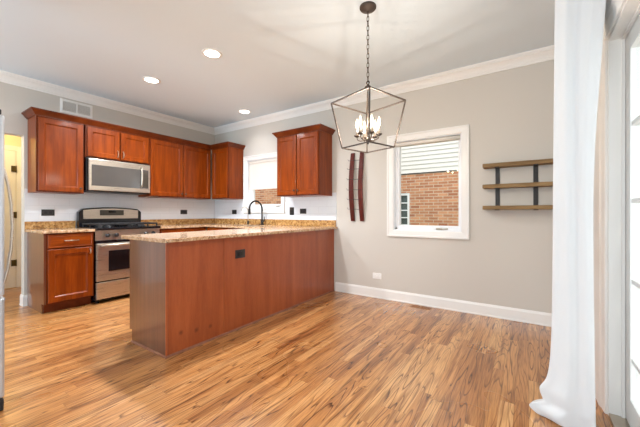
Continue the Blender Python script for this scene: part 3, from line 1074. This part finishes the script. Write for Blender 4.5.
# backguard with arched top
m = MB()
n = 16
zb, pts = 0.9255, []
for k in range(n + 1):
    s = k / n
    y = RY0 + 0.002 + (RY1 - RY0 - 0.004) * s
    e = abs(2 * s - 1)
    pts.append((y, 1.158 + 0.030 * (1 - e ** 2) - (0.035 * max(0, (e - 0.93) / 0.07) ** 2)))
bm = m.bm
fr_ = [bm.verts.new((0.100, y, z)) for y, z in [(RY0 + 0.002, zb)] + pts + [(RY1 - 0.002, zb)]]
bk_ = [bm.verts.new((0.0305, y, z)) for y, z in [(RY0 + 0.002, zb)] + pts + [(RY1 - 0.002, zb)]]
bm.faces.new(fr_); bm.faces.new(bk_[::-1])
for i in range(len(fr_)):
    j = (i + 1) % len(fr_)
    bm.faces.new((fr_[i], bk_[i], bk_[j], fr_[j]))
bg = m.build('backguard', 'black_enamel', r)
m = MB()
bm = m.bm
inner = [(y, z - 0.018) for y, z in pts if RY0 + 0.04 < y < RY1 - 0.04]
lo = [(inner[-1][0], 1.030), (inner[0][0], 1.030)]
out = inner + lo
fr_ = [bm.verts.new((0.112, y, z)) for y, z in out]
bk_ = [bm.verts.new((0.1005, y, z)) for y, z in out]
bm.faces.new(fr_); bm.faces.new(bk_[::-1])
for i in range(len(fr_)):
    j = (i + 1) % len(fr_)
    bm.faces.new((fr_[i], bk_[i], bk_[j], fr_[j]))
m.build('steel_fascia', 'steel', bg)
m = MB(); m.box(0.1125, 0.117, yc - 0.155, yc + 0.145, 1.075, 1.150, 0.003); cl = m.build('clock_panel', 'display', bg)
m = MB()
m.box(0.1172, 0.1178, yc - 0.05, yc + 0.04, 1.112, 1.138); m.build('clock', 'dark_glass', cl)
# burners and grates
for y in (RY0 + 0.19, RY1 - 0.19):
    for x in (0.24, 0.50):
        m = MB(); m.lathe((x, y, 0.9255), ZA, [(0.055, 0), (0.055, 0.006), (0.040, 0.008), (0.040, 0.018), (0.036, 0.024), (0.0, 0.025)], 20)
        m.build('burner', 'iron', r)
for ya, yb in ((RY0 + 0.03, yc - 0.006), (yc + 0.006, RY1 - 0.03)):
    m = MB()
    zz0, zz1 = 0.954, 0.974
    for x in (0.135, 0.365, 0.375, 0.615):
        m.box(x - 0.007, x + 0.007, ya, yb, zz0, zz1, 0.002)
    for y in (ya + 0.007, (ya + yb) / 2, yb - 0.007):
        m.box(0.128, 0.622, y - 0.006, y + 0.006, zz0 + 0.0005, zz1 + 0.0005, 0.002)
    for x in (0.25, 0.495):
        m.box(x - 0.006, x + 0.006, ya, yb, zz0 + 0.001, zz1 + 0.001, 0.002)
    for x in (0.135, 0.37, 0.615):
        for y in (ya + 0.007, yb - 0.007):
            m.box(x - 0.008, x + 0.008, y - 0.007, y + 0.007, 0.9255, zz0 + 0.002)
    m.build('grate', 'iron', r)
# oven door
m = MB(); m.box(0.6185, 0.655, RY0 + 0.004, RY1 - 0.004, 0.275, 0.735, 0.005); od = m.build('oven_door', 'steel', r)
m = MB(); m.box(0.6555, 0.659, RY0 + 0.130, RY1 - 0.130, 0.385, 0.640, 0.002); m.build('oven_window', 'dark_glass', od)
m = MB(); m.box(0.6185, 0.650, RY0 + 0.004, RY1 - 0.004, 0.736, 0.768); m.build('vent_strip', 'black_enamel', r)
m = MB()
m.tube([(0.652, RY0 + 0.05, 0.705), (0.690, RY0 + 0.055, 0.710), (0.704, RY0 + 0.10, 0.713), (0.710, yc, 0.715), (0.704, RY1 - 0.10, 0.713), (0.690, RY1 - 0.055, 0.710), (0.652, RY1 - 0.05, 0.705)], 0.013, 10)
m.build('handle', 'steel', od)
# storage drawer
m = MB(); m.box(0.6185, 0.653, RY0 + 0.004, RY1 - 0.004, 0.055, 0.258, 0.005); sd = m.build('storage_drawer', 'steel', r)
m = MB(); m.sweep([(RY0 + 0.05, 0), (RY1 - 0.05, 0)], [(0.0, -0.014), (0.018, -0.010), (0.026, 0.002), (0.022, 0.012), (0.0, 0.016)][::-1], False, O=(0.652, 0, 0.215), U=YA, V=XA, N=ZA); m.build('handle', 'steel', sd)
for x in (0.08, 0.57):
    for y in (RY0 + 0.04, RY1 - 0.04):
        m = MB(); m.lathe((x, y, 0.0005), ZA, [(0.018, 0), (0.018, 0.012), (0.010, 0.014), (0.010, 0.034)], 12); m.build('foot', 'rubber', r)

# ------------------------------------------------------------------ microwave
MY0, MY1, MZ0, MZ1 = -2.172, -1.408, 1.392, 1.803
r = thing('microwave', (0.2, (MY0 + MY1) / 2, MZ0), 'stainless microwave mounted under the short cabinet above the range', 'microwave')
m = MB(); m.box(0.008, 0.355, MY0 - 0.022, MY1, MZ0, MZ1 + 0.012); m.build('body', 'black_enamel', r)
m = MB(); m.box(0.3555, 0.385, MY0 + 0.002, MY1 - 0.002, MZ0 + 0.006, MZ1, 0.006); d = m.build('door', 'steel', r)
m = MB(); m.box(0.3855, 0.388, MY0 + 0.030, MY1 - 0.030, MZ0 + 0.066, MZ1 - 0.078, 0.001); m.build('window', 'smoked_glass', d)
m = MB(); hy = MY1 - 0.135
m.tube([(0.386, hy, MZ0 + 0.085), (0.414, hy, MZ0 + 0.095), (0.422, hy, MZ0 + 0.14), (0.424, hy, (MZ0 + MZ1) / 2), (0.422, hy, MZ1 - 0.10), (0.414, hy, MZ1 - 0.055), (0.386, hy, MZ1 - 0.045)], 0.011, 10)
m.build('handle', 'steel', d)
m = MB(); m.box(0.3885, 0.3895, MY1 - 0.105, MY1 - 0.040, MZ0 + 0.09, MZ1 - 0.17); m.box(0.3885, 0.3895, MY1 - 0.105, MY1 - 0.040, MZ1 - 0.155, MZ1 - 0.115)
m.build('keypad', 'display', r)
m = MB(); m.box(0.03, 0.345, MY0 + 0.02, MY1 - 0.02, MZ0 - 0.010, MZ0 - 0.0005); m.build('vent_grille', 'plastic_black', r)

# ------------------------------------------------------------------ refrigerator (left edge)
FX0, FX1, FYF = 1.772, 2.526, -3.310
r = thing('refrigerator', ((FX0 + FX1) / 2, -3.7, 0), 'tall silver refrigerator at the left edge of the photo', 'refrigerator')
m = MB(); m.box(FX0 + 0.004, FX1 - 0.004, -4.06, FYF - 0.075, 0.035, 1.650, 0.004); m.build('body', 'fridge', r)
m = MB(); m.box(FX0, FX1, FYF - 0.070, FYF, 0.640, 1.660, 0.012, 3); dr = m.build('door', 'fridge', r)
m = MB(); m.box(FX0, FX1, FYF - 0.070, FYF, 0.070, 0.632, 0.012, 3); m.box(FX0 + 0.05, FX1 - 0.05, FYF - 0.001, FYF + 0.010, 0.600, 0.622, 0.004); dd = m.build('freezer_drawer', 'fridge', r)
hx = FX1 - 0.10
m = MB(); m.tube([(hx, FYF - 0.002, 0.68), (hx, FYF + 0.014, 0.70), (hx, FYF + 0.030, 0.78), (hx, FYF + 0.044, 0.90), (hx, FYF + 0.049, 1.03), (hx, FYF + 0.044, 1.16), (hx, FYF + 0.030, 1.28), (hx, FYF + 0.014, 1.36), (hx, FYF - 0.002, 1.38)], 0.0075, 10)
m.build('handle', 'steel', dr)
for x in (FX0 + 0.05, FX1 - 0.05):
    m = MB(); m.box(x - 0.045, x + 0.045, FYF - 0.10, FYF - 0.012, 1.661, 1.690, 0.006); m.build('hinge_cover', 'rubber', r)
    m = MB(); m.box(x - 0.045, x + 0.052, FYF - 0.085, FYF - 0.004, 0.0005, 0.066, 0.006); m.build('foot', 'rubber', r)


# ------------------------------------------------------------------ outlets and switches
def plate(name, O, U, N, w, h, mat, sock_mat, label, gang=2, vertical=False, cat='outlet', group=None):
    O = Vector(O)
    r = thing(name, O, label, cat, group)
    m = MB(); m.obox(O, U, ZA, N, -w / 2, w / 2, -h / 2, h / 2, 0.0, 0.006, 0.002); m.build('plate', mat, r)
    for k in range(gang):
        s = (k - (gang - 1) / 2)
        m = MB()
        if vertical:
            m.obox(O, U, ZA, N, -w * 0.24, w * 0.24, s * h * 0.36 - h * 0.13, s * h * 0.36 + h * 0.13, 0.0062, 0.009, 0.001)
        else:
            m.obox(O, U, ZA, N, s * w * 0.34 - w * 0.13, s * w * 0.34 + w * 0.13, -h * 0.24, h * 0.24, 0.0062, 0.009, 0.001)
        m.build('socket' if cat == 'outlet' else 'rocker', sock_mat, r)
    return r


g = 'black outlets on the splash zone'
plate('outlet', (0.0075, -2.472, 1.113), YA, XA, 0.128, 0.078, 'plastic_black', 'socket_black', 'black wall outlet above the short counter left of the range', group=g)
plate('outlet', (0.0075, -0.645, 1.125), YA, XA, 0.125, 0.075, 'plastic_black', 'socket_black', 'black wall outlet on the left wall, right of the range', group=g)
plate('outlet', (0.568, -0.0075, 1.127), XA, -YA, 0.120, 0.078, 'plastic_black', 'socket_black', 'black wall outlet in the corner just left of the drinking-water tap', group=g)
plate('outlet', (2.126, -0.0075, 1.135), XA, -YA, 0.120, 0.078, 'plastic_black', 'socket_black', 'wide black wall outlet under the right wall cabinet', group=g)
plate('light_switch', (1.906, -0.0075, 1.136), XA, -YA, 0.085, 0.122, 'plastic_black', 'socket_black', 'tall black switch plate just right of the sink window', gang=1, vertical=True, cat='switch')
plate('outlet', (PX + 0.0005, -1.736, 0.717), YA, XA, 0.120, 0.080, 'plastic_black', 'socket_black', 'black outlet set in the back of the peninsula')
plate('outlet', (3.330, -0.0005, 0.285), XA, -YA, 0.120, 0.075, 'plastic_white', 'plastic_white', 'white outlet low on the dining wall above the baseboard')

# return-air grille above the cabinets
r = thing('air_grille', (0.0005, -2.176, 2.49), 'white return-air grille high on the left wall above the cabinets', 'vent')
vy0, vy1, vz0, vz1 = -2.352, -1.998, 2.405, 2.580
m = MB(); m.sweep([(vy0, vz0), (vy1, vz0), (vy1, vz1), (vy0, vz1)], [(-0.028, 0.0), (0.0, 0.0), (0.0, 0.006), (-0.028, 0.010)], True, O=(0.0005, 0, 0), U=YA, V=ZA, N=XA)
m.box(0.0005, 0.010, -2.181, -2.168, vz0 + 0.026, vz1 - 0.026)
m.build('frame', 'white', r)
m = MB(); m.box(0.0005, 0.0015, vy0 + 0.025, vy1 - 0.025, vz0 + 0.025, vz1 - 0.025); m.build('duct_back', 'concrete', r)
m = MB()
z = vz0 + 0.032
while z < vz1 - 0.03:
    for ya, yb in ((vy0 + 0.029, -2.182), (-2.167, vy1 - 0.029)):
        m.sweep([(ya, 0), (yb, 0)], [(0.002, 0.005), (0.008, 0.0), (0.009, 0.0015), (0.003, 0.0065)], False, O=(0.0, 0, z), U=YA, V=-XA, N=ZA)
    z += 0.0095
m.build('louvers', 'white', r)

# floor register
r = thing('floor_register', (3.885, -0.085, 0.0), 'brown slotted floor register by the baseboard under the dining window', 'vent')
m = MB()
fx0, fx1, fy0, fy1 = 3.800, 4.040, -0.140, -0.052
m.sweep([(fx0, fy0), (fx1, fy0), (fx1, fy1), (fx0, fy1)], [(-0.018, 0.0005), (0.0, 0.0005), (0.0, 0.003), (-0.018, 0.006)], True)
m.box(3.910, 3.930, fy0 + 0.017, fy1 - 0.017, 0.0005, 0.0055)
for k in range(1, 5):
    y = fy0 + 0.018 + (fy1 - fy0 - 0.036) * k / 5
    m.box(fx0 + 0.016, fx1 - 0.016, y - 0.003, y + 0.003, 0.0015, 0.005)
m.build('frame', 'register_wood', r)
m = MB(); m.box(fx0 + 0.016, fx1 - 0.016, fy0 + 0.016, fy1 - 0.016, 0.0005, 0.0013); m.build('duct_shade', 'gap_shade', r)  # black sheet coloured as the shade below the slats

# ------------------------------------------------------------------ wall shelf
r = thing('wall_shelf', (4.88, -0.0005, 1.145), 'rustic three-tier wooden wall shelf on black brackets by the curtain', 'shelf')
for z in (1.580, 1.364, 1.143):
    m = MB(); m.box(4.572, 5.215, -0.142, -0.009, z, z + 0.040, 0.004); m.build('board', 'shelf_wood', r)
for x in (4.70, 5.030):
    m = MB()
    m.box(x - 0.020, x + 0.020, -0.0085, -0.0008, 1.143, 1.62, 0.002)
    for z in (1.578, 1.362, 1.141):
        m.box(x - 0.019, x + 0.019, -0.135, -0.006, z - 0.004, z + 0.0015)
    for z in (1.22, 1.45, 1.53):
        m.lathe((x, -0.0085, z), -YA, [(0.006, 0.0), (0.005, 0.003), (0.0, 0.004)], 10)
    m.build('bracket', 'shelf_metal', r)

# ------------------------------------------------------------------ barrel-stave wine rack
r = thing('wine_rack', (3.04, -0.001, 1.0), 'pair of dark red curved wooden staves joined by thin rods, hung on the dining wall', 'wine rack')


def stave_y(z, z0, z1):
    s = (z - z0) / (z1 - z0)
    return -0.012 - 0.055 * math.sin(PI * s)


for x0, x1 in ((2.955, 3.010), (3.094, 3.148)):
    m = MB()
    z0, z1 = 0.998, 1.925
    n = 20
    ring = []
    for k in range(n + 1):
        z = z0 + (z1 - z0) * k / n
        wv = 0.004 * math.sin(PI * k / n)
        y = stave_y(z, z0, z1)
        ring.append([m.bm.verts.new(p) for p in ((x0 - wv, y + 0.010, z), (x1 + wv, y + 0.010, z), (x1 + wv, y - 0.010, z), (x0 - wv, y - 0.010, z))])
    for a, b in zip(ring, ring[1:]):
        for i in range(4):
            m.bm.faces.new((a[i], a[(i + 1) % 4], b[(i + 1) % 4], b[i]))
    m.bm.faces.new(ring[0][::-1]); m.bm.faces.new(ring[-1])
    m.build('stave', 'stave_wood', r)
for z in (1.82, 1.70, 1.56, 1.42, 1.29, 1.16):
    y = stave_y(z, 0.998, 1.925)
    m = MB(); m.tube([(2.925, y - 0.022, z + 0.02), (2.930, y - 0.013, z), (3.02, y - 0.0125, z), (3.10, y - 0.0125, z - 0.003), (3.14, y - 0.0125, z - 0.003)], 0.0028, 6)
    m.build('rod', 'black_metal', r)


# ------------------------------------------------------------------ recessed ceiling lights
def can(x, y, label, power=290, beam=168):
    r = thing('ceiling_light', (x, y, H), label, 'light', 'recessed ceiling lights')
    m = MB(); m.lathe((x, y, H - 0.0005), (0, 0, -1), [(0.100, 0.0), (0.098, 0.004), (0.078, 0.006), (0.074, 0.0035), (0.074, 0.0)], 32); m.build('trim_ring', 'white', r)
    m = MB(); m.lathe((x, y, H - 0.0042), (0, 0, -1), [(0.0735, 0.0), (0.060, 0.003), (0.0, 0.004)], 28); m.build('lens', 'lens', r)
    light('ceiling_light_lamp', 'SPOT', (x, y, H - 0.02), power, (0.95, 0.97, 1.0), spot_size=R(beam), spot_blend=1.0, shadow_soft_size=0.07).parent = None
    return r


can(1.204, -3.35, 'added unseen recessed light beyond the left edge, brightening the kitchen by the doorway', 25)  # extra lamp out of view, added to brighten the kitchen
can(2.333, -1.796, 'largest recessed ceiling light, over the peninsula')
can(1.204, -1.815, 'recessed ceiling light over the kitchen in front of the range')
can(1.254, -0.390, 'smallest recessed ceiling light, over the sink by the corner', 24, 140)

# ------------------------------------------------------------------ lantern pendant
LX, LY = 3.935, -1.562
r = thing('lantern_pendant', (LX, LY, H), 'bronze open-cage lantern pendant with six lit candle bulbs on a chain', 'pendant light')
m = MB(); m.lathe((LX, LY, H - 0.0005), (0, 0, -1), [(0.064, 0.0), (0.064, 0.012), (0.058, 0.020), (0.025, 0.028), (0.012, 0.034), (0.008, 0.045), (0.0, 0.046)], 28); m.build('canopy', 'bronze', r)
ZA_, ZT, ZB = 2.085, 1.972, 1.616
m = MB()
z = H - 0.040
k = 0
while z > ZA_ + 0.045:
    pts = []
    for i in range(14):
        a = 2 * PI * i / 14
        u = 0.0085 * math.cos(a); v_ = 0.016 * math.sin(a) + (0.006 if math.sin(a) > 0 else -0.006)
        pts.append((LX + (u if k % 2 else 0), LY + (0 if k % 2 else u), z - 0.02 + v_))
    m.tube(pts, 0.0026, 6, closed=True)
    z -= 0.036
    k += 1
m.build('chain', 'bronze', r)
az = R(34.05)
dv, rv = Vector((-math.sin(az), math.cos(az), 0)), Vector((math.cos(az), math.sin(az), 0))


def cage_corner(rad, ang, z):
    a = R(ang)
    p = Vector((LX, LY, 0)) + rv * math.cos(a) * rad + dv * math.sin(a) * rad
    return Vector((p.x, p.y, z))


A0 = -6.5
TOPC = [cage_corner(0.285, A0 + 90 * i, ZT) for i in range(4)]
BOTC = [cage_corner(0.200, A0 + 90 * i, ZB) for i in range(4)]
AP = Vector((LX, LY, ZA_))
m = MB()
for i in range(4):
    m.bar(TOPC[i], TOPC[(i + 1) % 4], 0.009)
    m.bar(BOTC[i], BOTC[(i + 1) % 4], 0.009)
    m.bar(TOPC[i], BOTC[i], 0.009)
    dirv = (TOPC[i] - AP).normalized()
    m.bar(AP + dirv * 0.02, TOPC[i], 0.009)
m.build('cage', 'bronze', r)
m = MB()
m.lathe((LX, LY, ZA_ - 0.022), ZA, [(0.008, 0), (0.022, 0.008), (0.026, 0.020), (0.022, 0.030), (0.010, 0.036), (0.006, 0.044)], 20)
m.tube([Vector((LX, LY, ZA_ + 0.036)) + Vector((0.013 * math.cos(2 * PI * i / 14), 0, 0.013 * math.sin(2 * PI * i / 14))) for i in range(14)], 0.003, 6, closed=True)
m.build('hub', 'bronze', r)
m = MB(); m.tube([(LX, LY, ZA_ - 0.02), (LX, LY, 1.675)], 0.004, 10)
m.lathe((LX, LY, 1.640), ZA, [(0.0, 0), (0.006, 0.004), (0.010, 0.012), (0.005, 0.020), (0.016, 0.030), (0.018, 0.042), (0.006, 0.055)], 16)
m.build('stem', 'bronze', r)
m = MB()
RC = 0.086
for i in range(6):
    a = R(90 + 10 + 60 * i)
    e = Vector((LX, LY, 0)) + rv * math.cos(a) * RC + dv * math.sin(a) * RC
    h_ = Vector((LX, LY, 0))
    q = lambda s, z: (h_ * (1 - s) + e * s) + Vector((0, 0, z))
    m.tube([q(0.1, 1.680), q(0.35, 1.672), q(0.7, 1.672), q(0.95, 1.682), q(1.0, 1.702)], 0.0042, 8)
m.build('arms', 'bronze', r)
for i in range(6):
    a = R(90 + 10 + 60 * i)
    e = Vector((LX, LY, 0)) + rv * math.cos(a) * RC + dv * math.sin(a) * RC
    m = MB(); m.lathe((e.x, e.y, 1.700), ZA, [(0.005, 0), (0.018, 0.006), (0.025, 0.016), (0.023, 0.017), (0.010, 0.012)], 16); cup = m.build('candle_cup', 'bronze', r)
    m = MB(); m.lathe((e.x, e.y, 1.7122), ZA, [(0.0095, 0), (0.0095, 0.058), (0.007, 0.060)], 12); m.build('sleeve', 'nickel', cup)
    m = MB(); m.lathe((e.x, e.y, 1.7725), ZA, [(0.005, 0), (0.010, 0.012), (0.0125, 0.028), (0.010, 0.048), (0.005, 0.066), (0.0, 0.078)], 14); m.build('bulb', 'bulb', cup)
    light('candle_filament', 'POINT', (e.x, e.y, 1.803), 4.7, (1.0, 0.91, 0.80), shadow_soft_size=0.008)

# ------------------------------------------------------------------ curtain at the patio door
r = thing('curtain', (5.17, -1.55, 0), 'long white curtain hanging to the floor beside the patio door', 'curtain')
keys = [(5.250, -1.35), (5.120, -1.39), (5.235, -1.44), (5.110, -1.48), (5.225, -1.53), (5.105, -1.565), (5.078, -1.605), (5.076, -1.650),
        (5.105, -1.690), (5.150, -1.708), (5.195, -1.730), (5.228, -1.742), (5.240, -1.715), (5.232, -1.67)]


def crom(P, n):
    out = []
    for i in range(len(P) - 1):
        p0, p1, p2, p3 = P[max(0, i - 1)], P[i], P[i + 1], P[min(len(P) - 1, i + 2)]
        for k in range(n):
            s = k / n
            out.append(tuple(0.5 * ((2 * p1[j]) + (-p0[j] + p2[j]) * s + (2 * p0[j] - 5 * p1[j] + 4 * p2[j] - p3[j]) * s * s + (-p0[j] + 3 * p1[j] - 3 * p2[j] + p3[j]) * s ** 3) for j in range(2)))
    out.append(P[-1])
    return out


keys = [(x, -1.742 + (y + 1.742) * 0.62) for x, y in keys]
pp = crom(keys, 8)
zs = [0.004, 0.018, 0.034, 0.052, 0.068, 0.085, 0.105, 0.130, 0.157, 0.18, 0.21, 0.25, 0.30, 0.40, 0.55, 0.75, 1.0, 1.3, 1.6, 1.9, 2.1, 2.25, 2.36, 2.44]
HEM = [(0.0, 0.055), (0.03, 0.100), (0.055, 0.098), (0.085, 0.030), (0.12, 0.048), (0.157, 0.054), (0.20, 0.022), (0.28, 0.008), (0.45, 0.0), (9.0, 0.0)]


def hem(z):
    for (za, fa_), (zb_, fb_) in zip(HEM, HEM[1:]):
        if za <= z <= zb_:
            return fa_ + (fb_ - fa_) * (z - za) / (zb_ - za)
    return 0.0


m = MB()
rows = []
for z in zs:
    row_ = []
    for i, (x, y) in enumerate(pp):
        s = i / (len(pp) - 1)
        front = max(0.0, min(1.0, (5.19 - x) / 0.11)) * max(0.0, min(1.0, (s - 0.30) / 0.12))
        x2 = x - hem(z) * front + 0.004 * math.sin(z * 2.6 + s * 9) + 0.048 * max(0.0, (z - 1.4) / 0.9) * (1.0 if x > 5.18 else 0.35)
        y2 = y + 0.006 * math.sin(x * 95 + 0.8 * z) + 0.008 * math.sin(z * 2.0 + s * 5) - 0.15 * hem(z) * math.sin(s * 30)
        row_.append(m.bm.verts.new((x2, y2, z)))
    rows.append(row_)
for a, b in zip(rows, rows[1:]):
    for i in range(len(a) - 1):
        f = m.bm.faces.new((a[i], a[i + 1], b[i + 1], b[i])); f.smooth = True
o = m.build('panel', 'cloth', r)
md = o.modifiers.new('thickness', 'SOLIDIFY'); md.thickness = 0.003
md = o.modifiers.new('smooth', 'SUBSURF'); md.levels = 1; md.render_levels = 1
r = thing('curtain_rod', (5.17, -2.4, 2.46), 'dark rod above the patio door carrying the white curtain', 'curtain rod')
m = MB(); m.tube([(5.16, -1.40, 2.465), (5.16, -3.62, 2.465)], 0.012, 12); m.build('rod', 'bronze', r)
for y in (-1.44, -3.58):
    m = MB(); m.tube([(XR - 0.001, y, 2.465), (5.16, y, 2.465)], 0.008, 8); m.lathe((XR - 0.0005, y, 2.465), -XA, [(0.03, 0), (0.03, 0.006), (0.012, 0.012)], 14); m.build('bracket', 'bronze', r)
